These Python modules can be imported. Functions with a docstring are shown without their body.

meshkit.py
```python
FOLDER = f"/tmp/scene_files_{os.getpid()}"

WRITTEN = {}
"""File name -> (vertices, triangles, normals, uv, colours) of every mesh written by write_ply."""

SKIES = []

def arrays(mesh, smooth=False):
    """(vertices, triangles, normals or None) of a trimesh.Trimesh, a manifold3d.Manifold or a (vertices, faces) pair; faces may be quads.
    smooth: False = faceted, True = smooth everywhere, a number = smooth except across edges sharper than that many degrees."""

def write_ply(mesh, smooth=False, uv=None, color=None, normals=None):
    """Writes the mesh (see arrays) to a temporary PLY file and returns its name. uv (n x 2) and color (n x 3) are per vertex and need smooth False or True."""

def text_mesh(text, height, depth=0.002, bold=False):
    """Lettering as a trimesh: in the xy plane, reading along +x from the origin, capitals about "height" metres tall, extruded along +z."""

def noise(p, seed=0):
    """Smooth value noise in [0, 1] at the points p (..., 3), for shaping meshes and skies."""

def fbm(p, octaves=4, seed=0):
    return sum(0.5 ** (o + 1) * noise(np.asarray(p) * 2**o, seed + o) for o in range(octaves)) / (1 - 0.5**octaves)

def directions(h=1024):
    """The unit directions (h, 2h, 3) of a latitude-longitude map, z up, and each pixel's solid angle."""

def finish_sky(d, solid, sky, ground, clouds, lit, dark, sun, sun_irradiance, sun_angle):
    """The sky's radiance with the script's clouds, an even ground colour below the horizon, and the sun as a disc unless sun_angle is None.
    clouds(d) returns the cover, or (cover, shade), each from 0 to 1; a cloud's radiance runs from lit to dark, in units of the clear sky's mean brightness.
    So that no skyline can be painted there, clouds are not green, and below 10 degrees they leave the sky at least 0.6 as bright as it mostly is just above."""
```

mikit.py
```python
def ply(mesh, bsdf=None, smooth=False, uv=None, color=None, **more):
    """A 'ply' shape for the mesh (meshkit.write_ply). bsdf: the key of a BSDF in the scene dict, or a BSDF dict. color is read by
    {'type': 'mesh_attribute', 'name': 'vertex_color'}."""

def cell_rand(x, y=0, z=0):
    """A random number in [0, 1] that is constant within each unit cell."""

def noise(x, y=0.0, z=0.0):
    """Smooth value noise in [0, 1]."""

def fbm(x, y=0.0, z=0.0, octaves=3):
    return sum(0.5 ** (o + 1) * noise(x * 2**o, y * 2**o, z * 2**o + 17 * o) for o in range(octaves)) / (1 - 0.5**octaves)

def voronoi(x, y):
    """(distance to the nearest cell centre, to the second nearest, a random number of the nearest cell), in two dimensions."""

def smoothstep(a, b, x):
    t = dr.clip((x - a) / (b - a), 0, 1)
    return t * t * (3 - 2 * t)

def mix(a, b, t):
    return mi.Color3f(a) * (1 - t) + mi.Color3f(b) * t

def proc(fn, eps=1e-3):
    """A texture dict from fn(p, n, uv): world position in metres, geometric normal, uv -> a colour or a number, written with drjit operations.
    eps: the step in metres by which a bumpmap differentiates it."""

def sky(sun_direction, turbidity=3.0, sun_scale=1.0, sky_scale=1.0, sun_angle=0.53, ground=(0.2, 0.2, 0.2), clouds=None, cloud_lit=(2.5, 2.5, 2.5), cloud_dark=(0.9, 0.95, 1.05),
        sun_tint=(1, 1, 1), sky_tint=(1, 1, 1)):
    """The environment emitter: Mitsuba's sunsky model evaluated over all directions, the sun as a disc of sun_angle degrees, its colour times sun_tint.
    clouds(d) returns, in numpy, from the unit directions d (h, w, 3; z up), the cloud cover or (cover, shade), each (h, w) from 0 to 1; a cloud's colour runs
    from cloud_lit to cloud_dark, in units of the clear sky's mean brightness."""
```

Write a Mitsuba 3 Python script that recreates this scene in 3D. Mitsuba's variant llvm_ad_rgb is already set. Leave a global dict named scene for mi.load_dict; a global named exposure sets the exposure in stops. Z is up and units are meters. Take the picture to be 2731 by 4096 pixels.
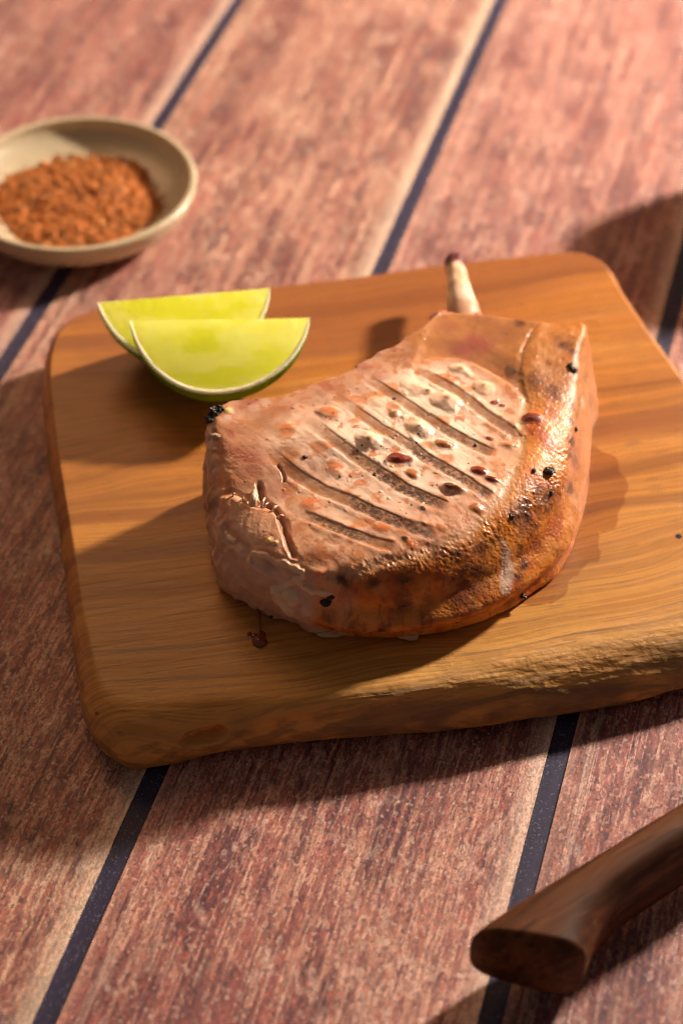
import math, random
import numpy as np, trimesh, mitsuba as mi, drjit as dr
from scipy.interpolate import CubicSpline
from scipy.spatial import cKDTree
import mikit, meshkit
from mikit import proc, noise, fbm, voronoi, cell_rand, smoothstep, mix

T = mi.ScalarTransform4f
scene, labels = {}, {}

# ------------------------------------------------------------------ camera, light, exposure
PITCH, DIST = math.radians(43.71), 0.60                    # looking down on the board from the front
AIM = np.array([0.0, 0.0, 0.02])
EYE = AIM + DIST * np.array([0, -math.cos(PITCH), math.sin(PITCH)])
scene['camera'] = {'type': 'thinlens', 'to_world': T().look_at(origin=EYE.tolist(), target=AIM.tolist(), up=[0, 0, 1]), 'fov': 20.21, 'fov_axis': 'x',
                   'aperture_radius': 0.0044, 'focus_distance': 0.556, 'near_clip': 0.01, 'far_clip': 50.0}
exposure = 0.0
KEY = np.array([0.78, 0.60, 0.50])                       # the one hard warm lamp, behind and to the right
KEY_R = 0.044
scene['studio_lamp'] = {'type': 'sphere', 'center': KEY.tolist(), 'radius': KEY_R,
                        'emitter': {'type': 'area', 'radiance': {'type': 'rgb', 'value': [1560, 1335, 1085]}}}
FILL_C, FILL_N = np.array([-0.42, 1.02, 1.02]), None            # unseen warm panel added behind the table, at left, to lift the shadows
_n = -FILL_C / np.linalg.norm(FILL_C); _x = np.cross([0, 0, 1.0], _n); _x /= np.linalg.norm(_x); _y = np.cross(_n, _x)
scene['fill_panel'] = {'type': 'rectangle', 'to_world': T(np.block([[np.c_[_x * .38, _y * .38, _n, FILL_C]], [np.array([0, 0, 0, 1.0])]])),
                    'emitter': {'type': 'area', 'radiance': {'type': 'rgb', 'value': [3.4, 1.85, 0.9]}}}
labels['fill_panel'] = {'label': 'square warm fill panel added high behind the table on the left to lift the shadows', 'category': 'lamp'}
labels['studio_lamp'] = {'label': 'round bare studio lamp far behind and right of the board', 'category': 'lamp'}
scene['room_light'] = {'type': 'constant', 'radiance': {'type': 'rgb', 'value': [0.105, 0.083, 0.070]}}   # dim even light of the room

# ------------------------------------------------------------------ measured points (metres)
PTS = {
    'board_outline': [[-.10266, .08159, .004, .012, .002], [-.10249, .07234, .004, .012, .002], [-.09984, .05302, .004, .011, .002], [-.09516, .02813, .004, .011, .002], [-.09046, .00556, .004, .011, .002], [-.08521, -.02054, .0045, .011, .002], [-.08129, -.04153, .005, .011, .002], [-.0779, -.05807, .006, .011, .002], [-.07585, -.06852, .007, .011, .002], [-.07275, -.07837, .009, .011, .003], [-.06762, -.08494, .011, .01, .003], [-.06039, -.0892, .013, .009, .003], [-.05381, -.08871, .012, .009, .003], [-.04399, -.08697, .011, .009, .004], [-.03294, -.08394, .009, .009, .004], [-.01801, -.08179, .006, .011, .005], [-.00301, -.07995, .006, .011, .006], [.01457, -.078, .0065, .01, .006], [.03351, -.07556, .009, .008, .005], [.05263, -.07245, .013, .008, .005], [.06811, -.06897, .016, .008, .004], [.08377, -.06513, .019, .008, .004], [.1008, -.05989, .02, .008, .004], [.1161, -.05372, .018, .009, .004], [.13164, -.04501, .012, .01, .004], [.14134, -.03252, .008, .011, .003], [.14293, -.01866, .005, .011, .003], [.12829, .02103, .0035, .0125, .002], [.12207, .04887, .0035, .0125, .002], [.11613, .07017, .0035, .0125, .002], [.1098, .08912, .0035, .0125, .002], [.10427, .10737, .0035, .0125, .002], [.10048, .12116, .0035, .0125, .002], [.09718, .1319, .0035, .0125, .002], [.09262, .13722, .0035, .0125, .002], [.08634, .13991, .0035, .0125, .002], [.07754, .13964, .0035, .0125, .002], [.0598, .13669, .0035, .0125, .002], [.03897, .13269, .0035, .0125, .002], [.01828, .12794, .0035, .0125, .002], [-.00376, .12323, .0035, .0125, .002], [-.02561, .11909, .0035, .0125, .002], [-.05645, .11243, .0035, .0125, .002], [-.08236, .10737, .0035, .0125, .002], [-.09128, .10386, .0035, .0125, .002], [-.09757, .09791, .0035, .0125, .002], [-.10129, .09009, .0035, .0125, .002]],
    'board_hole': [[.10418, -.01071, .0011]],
    'board_slit': [[-.06365, -.08635, .0155], [-.06183, -.08761, .0155], [-.06013, -.09045, .0155]],
    'board_hole_deep': [[-.07047, -.0795, .0165], [-.06998, -.0795, .0165]],
    'board_crack': [[-.04032, -.08551, .0185], [-.04004, -.08836, .0185], [-.04089, -.09072, .0185]],
    'board_gouge': [[-.04231, -.08808, .013], [-.0387, -.0865, .013], [-.03506, -.08523, .013]],
    'board_gouge_right': [[.08956, -.06172, .016], [.0949, -.05952, .016], [.10014, -.05832, .016]],
    'board_hairline': [[.0094, -.08079, .0165], [.01809, -.07918, .0165], [.02805, -.07789, .0165]],
    'chop_centre': [.01518, -.00257],
    'chop_rim': [[-.03986, .00985, .0525, .003, -.04109, .00937, .0], [-.03956, -.002, .052, .005, -.04143, -.00296, .0], [-.03883, -.01299, .0505, .007, -.04108, -.01264, .0], [-.03766, -.02314, .0485, .009, -.03994, -.0221, .0], [-.03499, -.03304, .0465, .01, -.03804, -.03134, .001], [-.02809, -.04151, .0465, .009, -.03235, -.03912, .001], [-.01971, -.04922, .0475, .008, -.02373, -.04499, .001], [-.01032, -.05506, .0485, .009, -.01331, -.0506, .002], [.00073, -.05746, .0485, .011, -.00242, -.05389, .003], [.01301, -.05575, .0485, .013, .00967, -.0551, .003], [.02547, -.05021, .0485, .014, .02305, -.05476, .003], [.03761, -.04229, .0485, .014, .03593, -.05147, .003], [.04949, -.03238, .0485, .014, .04784, -.04499, .003], [.06069, -.01844, .0485, .013, .05879, -.03643, .003], [.06854, -.00202, .0485, .011, .06832, -.02397, .003], [.07251, .01394, .0495, .008, .0749, -.00686, .002], [.07522, .03163, .0505, .005, .07865, .01302, .002], [.07772, .04788, .0515, .003, .08165, .03602, .001], [.07798, .05688, .0515, .002, .08233, .05244, .0], [.07267, .05734, .0515, .003, .06692, .05135, .0], [.05732, .05939, .0515, .003, .0531, .0532, .0], [.04331, .06169, .0515, .003, .0405, .05526, .0], [.0327, .06169, .0515, .003, .03095, .05526, .0], [.02679, .05492, .0525, .003, .02563, .04917, .0], [.02032, .04818, .0525, .003, .01981, .0431, .0], [.01213, .03979, .0525, .003, .01243, .03555, .0], [.00218, .03134, .0525, .003, .00348, .02795, .0], [-.00867, .0256, .0525, .003, -.00629, .02278, .0], [-.01937, .01972, .0525, .003, -.01591, .01749, .0], [-.03004, .01723, .0525, .003, -.02551, .01525, .0], [-.03665, .01517, .0525, .003, -.03147, .01339, .0]],
    'grooves': [[[.02209, .03127, .05298], [.02828, .02589, .05273], [.03396, .02085, .05285], [.03838, .01538, .05285], [.04275, .01081, .05206], [.04744, .00687, .05135], [.05167, .00312, .05059], [.05332, 5e-05, .05015]], [[.00779, .02547, .05278], [.01172, .02156, .05298], [.01545, .0177, .05316], [.02069, .01236, .05317], [.02442, .00804, .05331], [.028, .00477, .05302], [.03283, .00089, .05226], [.03775, -.00237, .0515], [.04255, -.00504, .05088], [.04535, -.00706, .05051]], [[-.00375, .01864, .05278], [.00211, .01234, .05306], [.00755, .00613, .05333], [.01206, .00134, .05354], [.01664, -.00266, .05355], [.02087, -.00613, .05295], [.02446, -.01004, .05234], [.02859, -.01288, .05178], [.03313, -.01615, .05114], [.03747, -.01944, .05053], [.04199, -.02304, .04954], [.04396, -.02441, .04887]], [[-.01181, .00695, .05307], [-.00676, .00154, .05322], [-.00291, -.003, .05307], [.00178, -.00738, .05247], [.00591, -.01161, .05213], [.0104, -.0164, .0524], [.01409, -.01957, .05205], [.0178, -.02271, .05159], [.0214, -.02504, .05117], [.02657, -.02765, .0506], [.03168, -.02986, .04988]], [[-.02178, -.00766, .05185], [-.01771, -.01196, .05119], [-.01395, -.01564, .05044], [-.00958, -.01893, .04997], [-.00554, -.02254, .05021], [-.00106, -.02583, .05078], [.00359, -.02887, .05117], [.00824, -.03198, .05091], [.01256, -.03435, .05062], [.01654, -.03611, .05033], [.02047, -.03792, .04984], [.02381, -.03879, .04918], [.02754, -.03879, .04844]], [[-.01212, -.03115, .04903], [-.00763, -.03405, .04963], [-.00317, -.03733, .05013], [.00064, -.03963, .05019], [.00436, -.04116, .05005], [.00792, -.04283, .04986], [.01025, -.04391, .04964], [.01576, -.04489, .04879]]],
    'upper_step': [[.02094, .03377, .05297], [.02852, .03594, .05232], [.03552, .03614, .05239], [.0401, .03431, .05239], [.04405, .03106, .05247], [.04842, .02666, .05257], [.05262, .02233, .05203], [.0556, .01811, .05137]],
    'nubs': [[.03717, .03024, .05254, .00361, .0016, 1], [.04385, .02187, .05272, .00323, .002, 1], [.02254, .02119, .05285, .00418, .0019, 0], [.0267, .01912, .05297, .00228, .0012, 1], [.03232, .01471, .05307, .00475, .0031, 1], [.02351, .00165, .05322, .00418, .0034, 0], [.00831, -.004, .05328, .00399, .003, 1], [.0163, .00846, .05344, .00209, .0014, 1], [.01889, .00672, .05338, .0019, .001, 0], [-.00376, .00877, .05307, .00437, .0016, 4], [.01048, .01468, .05313, .00304, .0009, 0], [.03072, -.00437, .05208, .00304, .002, 2], [.01683, -.01156, .05273, .00361, .002, 3], [.02119, -.0172, .05193, .00228, .0007, 2], [.03203, -.0221, .05073, .00304, .0024, 5], [.03417, -.02266, .05052, .0019, .0016, 2], [.04073, -.01446, .05061, .00266, .0016, 3], [.04454, -.01732, .05, .00209, .0013, 3], [.05798, .00947, .05054, .00323, .0017, 3], [.04462, -.00038, .05098, .00133, .0005, 3], [.04686, .0151, .05198, .00152, .0004, 3], [.04926, .01415, .05168, .00114, .0004, 3], [-.00155, -.0139, .05115, .00418, .001, 4], [.00409, -.01679, .05174, .00228, .0006, 4], [-.00871, -.02788, .0496, .00456, .0008, 4], [.01155, -.03857, .05023, .00342, .0009, 4], [.02082, -.0175, .05193, .0019, .0006, 2], [.02357, -.03061, .05051, .00152, .0005, 5], [.03987, -.02871, .0487, .00228, .0006, 2], [.01985, -.04337, .04853, .00228, .0004, 4], [-.00604, -.05305, .04658, .00171, .0007, 4], [.05035, -.00247, .05025, .00228, .0009, 4], [-.01611, .0027, .053, .00304, .0006, 4], [.03972, .02779, .05259, .00228, .0007, 0], [.03917, -.02871, .04885, .00228, .0005, 2], [.02883, -.03682, .04879, .0019, .0004, 2], [.0182, -.04162, .04935, .00133, .0005, 5]],
    'fat_border': [[.06343, .05626, .05124], [.06018, .04908, .05181], [.05686, .03972, .05215], [.05536, .02936, .05227], [.05626, .02157, .05157], [.05666, .01489, .05105], [.05455, .00761, .05072], [.05425, -.00035, .05003], [.05247, -.0079, .04973], [.05027, -.01657, .0491], [.0483, -.02191, .04842], [.04439, -.02757, .04785], [.0406, -.03252, .04722], [.0376, -.03542, .04698], [.0342, -.03842, .04673], [.03127, -.04046, .04669], [.02742, -.04256, .04687], [.02462, -.04429, .04684], [.01707, -.04767, .04726], [.01339, -.0493, .04728], [.00977, -.05087, .04712], [.00497, -.0525, .04683], [.00046, -.05372, .04625], [-.00305, -.05406, .04587], [-.00686, -.05432, .04466]],
    'burnt': [[.05452, -.02534, .04423, .00494, 1.0], [.05975, -.01989, .04356, .00456, .9], [.05064, -.02843, .04481, .00266, 1.0], [.06279, -.01569, .04331, .00304, .8], [.06886, -.00905, .03871, .00266, .8], [.07098, .00071, .04226, .00304, .7], [.05565, -.02807, .041, .00342, .8], [.02801, -.04379, .04593, .00266, 1.0], [.03366, -.0431, .04387, .00342, .9], [.03862, -.03968, .04395, .00304, .8], [.04037, -.0391, .04339, .00304, .8], [.03884, -.04402, .03855, .00456, .9], [.03436, -.04661, .03879, .00456, .9], [.04032, -.0452, .03416, .0038, .8], [.03603, -.04867, .03319, .00456, .7], [.03076, -.04522, .04351, .00266, .7], [.04507, -.03459, .04405, .0019, .8], [.0525, -.03434, .03657, .0019, 1.0], [.05355, -.03683, .03327, .00152, 1.0], [.05207, -.04044, .03165, .00152, 1.0], [.01812, -.05147, .0435, .00418, .7], [.0174, -.05436, .03482, .00304, .8], [.0175, -.05375, .03911, .00304, .7], [.02473, -.05228, .03473, .00228, .4], [-.0001, -.05427, .04567, .00152, 1.0], [.00126, -.05491, .04467, .00152, 1.0], [.00938, -.05411, .04388, .00228, .8], [.05855, -.02915, .03541, .00304, .5], [.07397, .04081, .05135, .0019, .9], [.07332, .03213, .05029, .00133, .9], [.07123, .01768, .04876, .00171, .8], [.0707, .01155, .04757, .00152, .8], [.07067, .00464, .04513, .00228, .7], [.07077, .04394, .05179, .00266, .8], [.06116, .02557, .05142, .00418, .6], [.06573, .0225, .05073, .00342, .6], [.05271, .03043, .05242, .00342, .9], [.05792, .05558, .0516, .0019, .9], [.01168, -.05867, .02882, .0019, .7], [.00359, -.05921, .03023, .00228, .7], [-.00282, -.0579, .02902, .00152, .8], [-.00308, -.05812, .03269, .0019, .7], [.0239, -.05464, .03207, .00266, .4], [.04905, -.04271, .0239, .0019, .7]],
    'pale': [[.04801, -.03733, .03847, .00228, 1.0], [.0485, -.03836, .03554, .00285, 1.0], [.04837, -.04116, .03305, .00285, 1.0], [.04779, -.04417, .03128, .00247, 1.0], [.04731, -.03579, .04131, .00152, .7], [.07581, .02493, .04388, .00266, .4], [.06006, .04858, .05182, .00114, .6], [.05726, .0404, .05212, .00114, .6], [-.02387, -.04565, .03963, .00494, .8], [-.01813, -.04966, .04273, .00342, .7], [-.02836, -.0405, .04177, .00418, .6], [-.03178, -.03869, .03597, .00418, .5], [-.01036, -.05567, .0338, .0019, .8], [-.01344, -.05394, .02997, .00228, .8], [-.02298, .01444, .05267, .00228, .5], [-.0266, .01193, .05273, .00228, .5], [-.03454, .00737, .05261, .00152, 1.0], [-.00279, -.05539, .04357, .00342, .3], [4e-05, -.05619, .03827, .00532, .3]],
    'reds': [[.04226, .04479, .05208, .00418, 1.0], [.03816, .04167, .0522, .00342, .9], [.04563, .04368, .05207, .00266, .7], [.03454, .05333, .0517, .00342, .45], [-.03101, -.00688, .0517, .00418, .6], [-.02593, -.0098, .05139, .00342, .7], [-.02736, -.01499, .05039, .00304, .6], [-.02768, .01518, .05261, .00304, .9], [-.03046, .01249, .05266, .00228, .7], [-.02066, -.01518, .05047, .00266, .3], [-.01929, -.02233, .04895, .00342, .45], [.00713, .03136, .05259, .0038, .6], [.01252, .0253, .0529, .00304, .4], [-.00431, .02184, .05268, .00304, .5], [.06236, -.03075, .02328, .0019, .6], [.06546, -.02639, .02367, .0019, .5], [-.03352, .00084, .05241, .00228, .7], [-.0316, -.03203, .04475, .00456, .3], [.00548, .01923, .0529, .00266, .4]],
    'browns': [[.03616, .04024, .05225, .00342, .9], [.03095, .04371, .05204, .00342, .6], [.04123, .037, .05231, .00418, .8], [.04884, .03497, .05232, .00456, .8], [.04742, .04912, .0519, .00456, .6], [.05364, .04976, .05181, .00456, .8], [.04447, .05649, .0517, .00456, .7], [-.03799, .00277, .05196, .00266, .8], [-.03913, -.01632, .04219, .00342, 1.0], [-.03852, -.01494, .04576, .00266, 1.0], [-.03823, -.02132, .04229, .00266, .9], [-.02436, .00635, .05284, .00532, .45], [-.01799, .01703, .05261, .00456, .4], [-.01486, -.00766, .05204, .00266, .6], [-.00857, -.01425, .05081, .00228, .6], [-.01719, -.0062, .05221, .00228, .7], [-.00543, -.01725, .05049, .00171, .6], [-.01626, -.01342, .05091, .00228, .7], [-.01371, -.01513, .05056, .0019, .6], [-.00754, -.0487, .04871, .0038, .4], [-.01102, -.04522, .04879, .00456, .3], [.00028, .01925, .05282, .00456, .4], [-.00795, .01694, .05276, .00456, .4], [.01748, .03488, .05275, .00418, .4], [-.01778, .01004, .0529, .00342, .5], [.01508, .03818, .0526, .0038, .5], [.02124, .03865, .05284, .00456, .6]],
    'flap': [[-.03529, -.02224, .04639], [-.03253, -.02224, .04786], [-.02911, -.02464, .04799], [-.02533, -.02737, .04783], [-.02157, -.02842, .04801], [-.01861, -.03146, .04814], [-.01706, -.03476, .04823], [-.017, -.03789, .04815], [-.01497, -.0441, .04811], [-.01332, -.04861, .04742], [-.01486, -.04901, .04657], [-.0182, -.04642, .04628], [-.02112, -.04385, .04586], [-.02418, -.04257, .04446], [-.02834, -.03829, .04381], [-.03188, -.03325, .04396], [-.03435, -.02669, .04521]],
    'flap_top': [[-.03529, -.02224, .04639], [-.03253, -.02224, .04786], [-.02911, -.02464, .04799], [-.02533, -.02737, .04783], [-.02157, -.02842, .04801], [-.01861, -.03146, .04814], [-.01706, -.03476, .04823], [-.017, -.03789, .04815]],
    'crevice': [[[-.02487, -.01748, .04991], [-.02392, -.02067, .0492], [-.02341, -.02382, .04854], [-.02203, -.02594, .04825], [-.01925, -.02832, .04824], [-.01785, -.0315, .04824], [-.01719, -.03528, .04819], [-.01591, -.03966, .04826], [-.01511, -.04329, .04818], [-.01387, -.04671, .04789], [-.01304, -.04876, .04745]], [[-.01921, -.01194, .05116], [-.01786, -.0142, .05072], [-.01685, -.01694, .05011], [-.01708, -.01867, .04973]]],
    'cream_ridge': [[-.02456, -.04282, .04393], [-.02118, -.04518, .04509], [-.0185, -.0476, .04533], [-.0163, -.04866, .04602], [-.01329, -.05067, .04615], [-.0111, -.05207, .04593], [-.01098, -.05292, .04483], [-.01318, -.05238, .0438]],
    'cream_ridge2': [[-.03369, -.03269, .04257], [-.03263, -.03469, .04226], [-.03114, -.03613, .04276]],
    'cream_ridge3': [[-.01978, -.0492, .03644], [-.01534, -.0517, .04101], [-.01307, -.05265, .04315], [-.00998, -.05424, .04122], [-.00609, -.05539, .04069], [-.00368, -.05583, .0409]],
    'cream_blob': [[-.01691, -.05187, .03421, .00399], [-.01398, -.05278, .03689, .00342], [-.01827, -.05021, .03673, .00209], [-.0152, -.0533, .03209, .00285]],
    'yellow_bit': [[-.02047, -.04107, .04701, .00133], [-.01862, -.04227, .0474, .00095], [-.02577, -.04312, .04209, .00122], [-.03472, .01068, .0526, .002]],
    'white_chip': [[-.03931, .00051, .0504], [-.03615, -.00058, .05202]],
    'strand': [[-.02645, -.02675, .04784], [-.02545, -.02109, .04908], [-.02578, -.02732, .0478], [-.02422, -.0228, .04872], [-.02328, -.02703, .04803], [-.02314, -.02396, .04852], [-.02902, -.02492, .04793], [-.02884, -.02325, .0484], [-.02041, -.02952, .04804], [-.01916, -.02733, .04833], [-.01846, -.03204, .04813], [-.01708, -.03117, .04835], [-.03188, -.02264, .04795], [-.03158, -.02154, .04837], [-.02277, -.02796, .04795], [-.02203, -.02594, .04825]],
    'charred_tip': [[-.03988, .0084, .05102], [-.03855, .01025, .05195], [-.03726, .011, .05237]],
    'crumb': [[.06181, -.01033, .04647, .0019], [.0572, -.01188, .04807, .0009], [-.00446, -.05561, .03762, .0017], [-.00315, -.05593, .03988, .0012], [.07193, .03378, .051, .0013], [.07309, .03264, .05048, .0012], [.07216, .01025, .04556, .0009], [-.01095, -.00968, .05177, .0007], [.06246, -.01628, .04327, .001], [.04918, -.02905, .04527, .0009], [.01615, .01594, .05322, .0006], [.00975, -.01772, .05227, .0007], [.05358, -.03943, .02329, .0011], [-.00043, -.01744, .05107, .0005], [.00474, -.0074, .0525, .0005], [-.0204, -.04712, .02291, .0007], [.04023, -.00341, .05119, .0006]],
    'white_drip': [[-.00431, -.05377, .02292, .0035], [-.00684, -.05357, .0247, .003], [-.00233, -.05415, .02293, .003], [.02007, -.05463, .02229, .0028], [.01841, -.05477, .0223, .002]],
    'drip': [[-.02459, -.0444, .02227], [-.02404, -.04925, .0225], [-.0237, -.05221, .0225]],
    'juice': [[-.02393, -.05526, .02, .0019], [-.02554, -.05285, .02, .0008], [-.02697, -.05198, .02, .0006], [-.02351, -.05233, .02, .0011], [-.02475, -.05354, .02, .0009], [-.02285, -.05285, .02, .0006]],
    'bone': [[.04199, .06969, .036], [.04121, .07846, .0365], [.04056, .08686, .0365], [.04001, .09732, .036], [.03965, .106, .0355], [.03951, .11279, .035]],
    'lime': [[-.06902, .06196, .047], [-.01041, .06357, .047], [-.08092, .0737, .0453], [-.02391, .08156, .0453]],
    'handle_left': [[.03382, -.15672, .0252], [.04052, -.15123, .0252], [.0522, -.14323, .0252], [.07028, -.1306, .0252], [.09136, -.11573, .0252], [.11657, -.09808, .0252]],
    'handle_right': [[.06104, -.1616, .0252], [.06647, -.1507, .0252], [.07424, -.14242, .0252], [.08337, -.1356, .0252], [.09594, -.12651, .0252], [.11938, -.10985, .0252]],
    'bowl_centre': [-.1022, .1885],
    'shadow_spot': [.10699, .15898, .0],
    'glint': [[.06727, -.00277, .04548, .00304], [.06424, -.01247, .04374, .00456], [.05647, -.02328, .0441, .0057], [.04867, -.03045, .04472, .00418], [.04254, -.0351, .04511, .00418], [.03391, -.04188, .04473, .00418], [.03, -.04331, .04546, .00418], [.0207, -.04722, .04638, .00418], [.01365, -.04951, .04708, .00304], [.00631, -.05201, .04699, .00304], [.02015, -.04751, .04638, .00304]],
    'back_brown': [[-.03101, .00038, .05246, .0076, .7], [-.02137, .01012, .05285, .0076, .65], [-.03504, -.00853, .05085, .00684, .6], [-.0261, -.01599, .05021, .0057, .4], [-.01033, .02261, .05227, .00608, .5], [.00198, .02496, .05268, .0057, .55], [.01301, .03111, .05275, .00608, .5], [.02264, .04559, .05272, .0076, .6], [.03294, .04631, .05196, .00836, .8], [.04568, .05301, .05181, .0095, .8], [.05092, .03845, .0522, .0076, .7]],
    'scrap': [[.03145, .06508, .046, .0022], [.03325, .06665, .0455, .0022], [.03561, .06747, .0445, .002], [.04446, .06683, .045, .0018]],
    'moist': [[.0496, -.00568, .05015, .00418], [.03424, .01606, .05301, .00266], [.02522, .02297, .0528, .00228], [.02791, .01925, .05295, .00228], [.01046, .01536, .05311, .00228], [.01048, -.00465, .05318, .00266], [.02607, .00242, .05303, .00266], [.00631, -.05201, .04699, .00494], [-.00117, -.05369, .04634, .00456], [.01513, -.04823, .04746, .00456], [.02427, .04706, .05272, .00342], [.04504, .02162, .05265, .00266], [-.00064, .00806, .05314, .00228], [-.01561, -.01238, .05114, .00418], [-.03076, -.00977, .05126, .00532], [.01733, -.01208, .05266, .00228], [.03334, -.02178, .05066, .00228], [.04184, -.0164, .05038, .00342]],
}

# ------------------------------------------------------------------ helpers
def add(key, mesh, bsdf, smooth=35, **kw):
    scene[key] = mikit.ply(mesh, bsdf, smooth=smooth, **kw)
    return key
def raw(key, v, f, n, c, bsdf):
    scene[key] = {'type': 'ply', 'filename': meshkit.write_ply((v, f), False, None, c, normals=n), 'face_normals': False, 'bsdf': {'type': 'ref', 'id': bsdf}}
def thing(key, label, cat, group=None):
    labels[key] = {'label': label, 'category': cat}
    if group: labels[key]['group'] = group
def numbered(base):
    k, i = base, 0
    while k in scene:
        i += 1; k = f'{base}_{i:03d}'
    return k
def sstep(a, b, x):
    t = np.clip((x - a) / (b - a), 0, 1)
    return t * t * (3 - 2 * t)
def closed(pts, n):
    p = np.asarray(pts, float); q = np.vstack([p, p[:1]])
    s = np.r_[0, np.cumsum(np.linalg.norm(np.diff(q[:, :2], axis=0), axis=1))]
    return CubicSpline(s, q, bc_type='periodic')(np.linspace(0, s[-1], n, endpoint=False))
def closed_multi(pts, n):
    """rows of joined columns; spaced along the first two"""
    return closed(pts, n)
def rings_faces(m, n):
    i, j = np.meshgrid(np.arange(m - 1), np.arange(n), indexing='ij')
    a, b = i * n + j, i * n + (j + 1) % n
    q = np.stack([a, b, b + n, a + n], -1).reshape(-1, 4)
    return np.vstack([q[:, [0, 1, 2]], q[:, [0, 2, 3]]])
def vnormals(v, f):
    n = np.zeros_like(v); c = np.cross(v[f[:, 1]] - v[f[:, 0]], v[f[:, 2]] - v[f[:, 0]])
    for k in range(3): np.add.at(n, f[:, k], c)
    return n / np.maximum(np.linalg.norm(n, axis=1, keepdims=True), 1e-30)
def unit(v): return v / np.linalg.norm(v)
def bez(a, b, c, t): return a * (1 - t) ** 2 + b * 2 * t * (1 - t) + c * t * t
def blob(r, seed, sc=(1, 1, 1), amp=.35, freq=1.6, sub=3):
    m = trimesh.creation.icosphere(subdivisions=sub, radius=1.0)
    v = m.vertices * (1 + amp * (meshkit.fbm(m.vertices * freq + seed * 7.3, 3, seed)[:, None] - .5) * 2)
    return trimesh.Trimesh(v * r * np.array(sc), m.faces, process=False)
def tube(pts, rad, n=16):
    p = np.asarray(pts, float); t = np.gradient(p, axis=0); t /= np.linalg.norm(t, axis=1, keepdims=True)
    a = np.cross(t, [0.3, 0.1, 1.0]); a /= np.linalg.norm(a, axis=1, keepdims=True); b = np.cross(a, t)
    th = np.linspace(0, 2 * np.pi, n, endpoint=False); r = np.broadcast_to(rad, (len(p),))
    v = (p[:, None] + r[:, None, None] * (np.cos(th)[None, :, None] * a[:, None] + np.sin(th)[None, :, None] * b[:, None])).reshape(-1, 3)
    return v, rings_faces(len(p), n)
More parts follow.
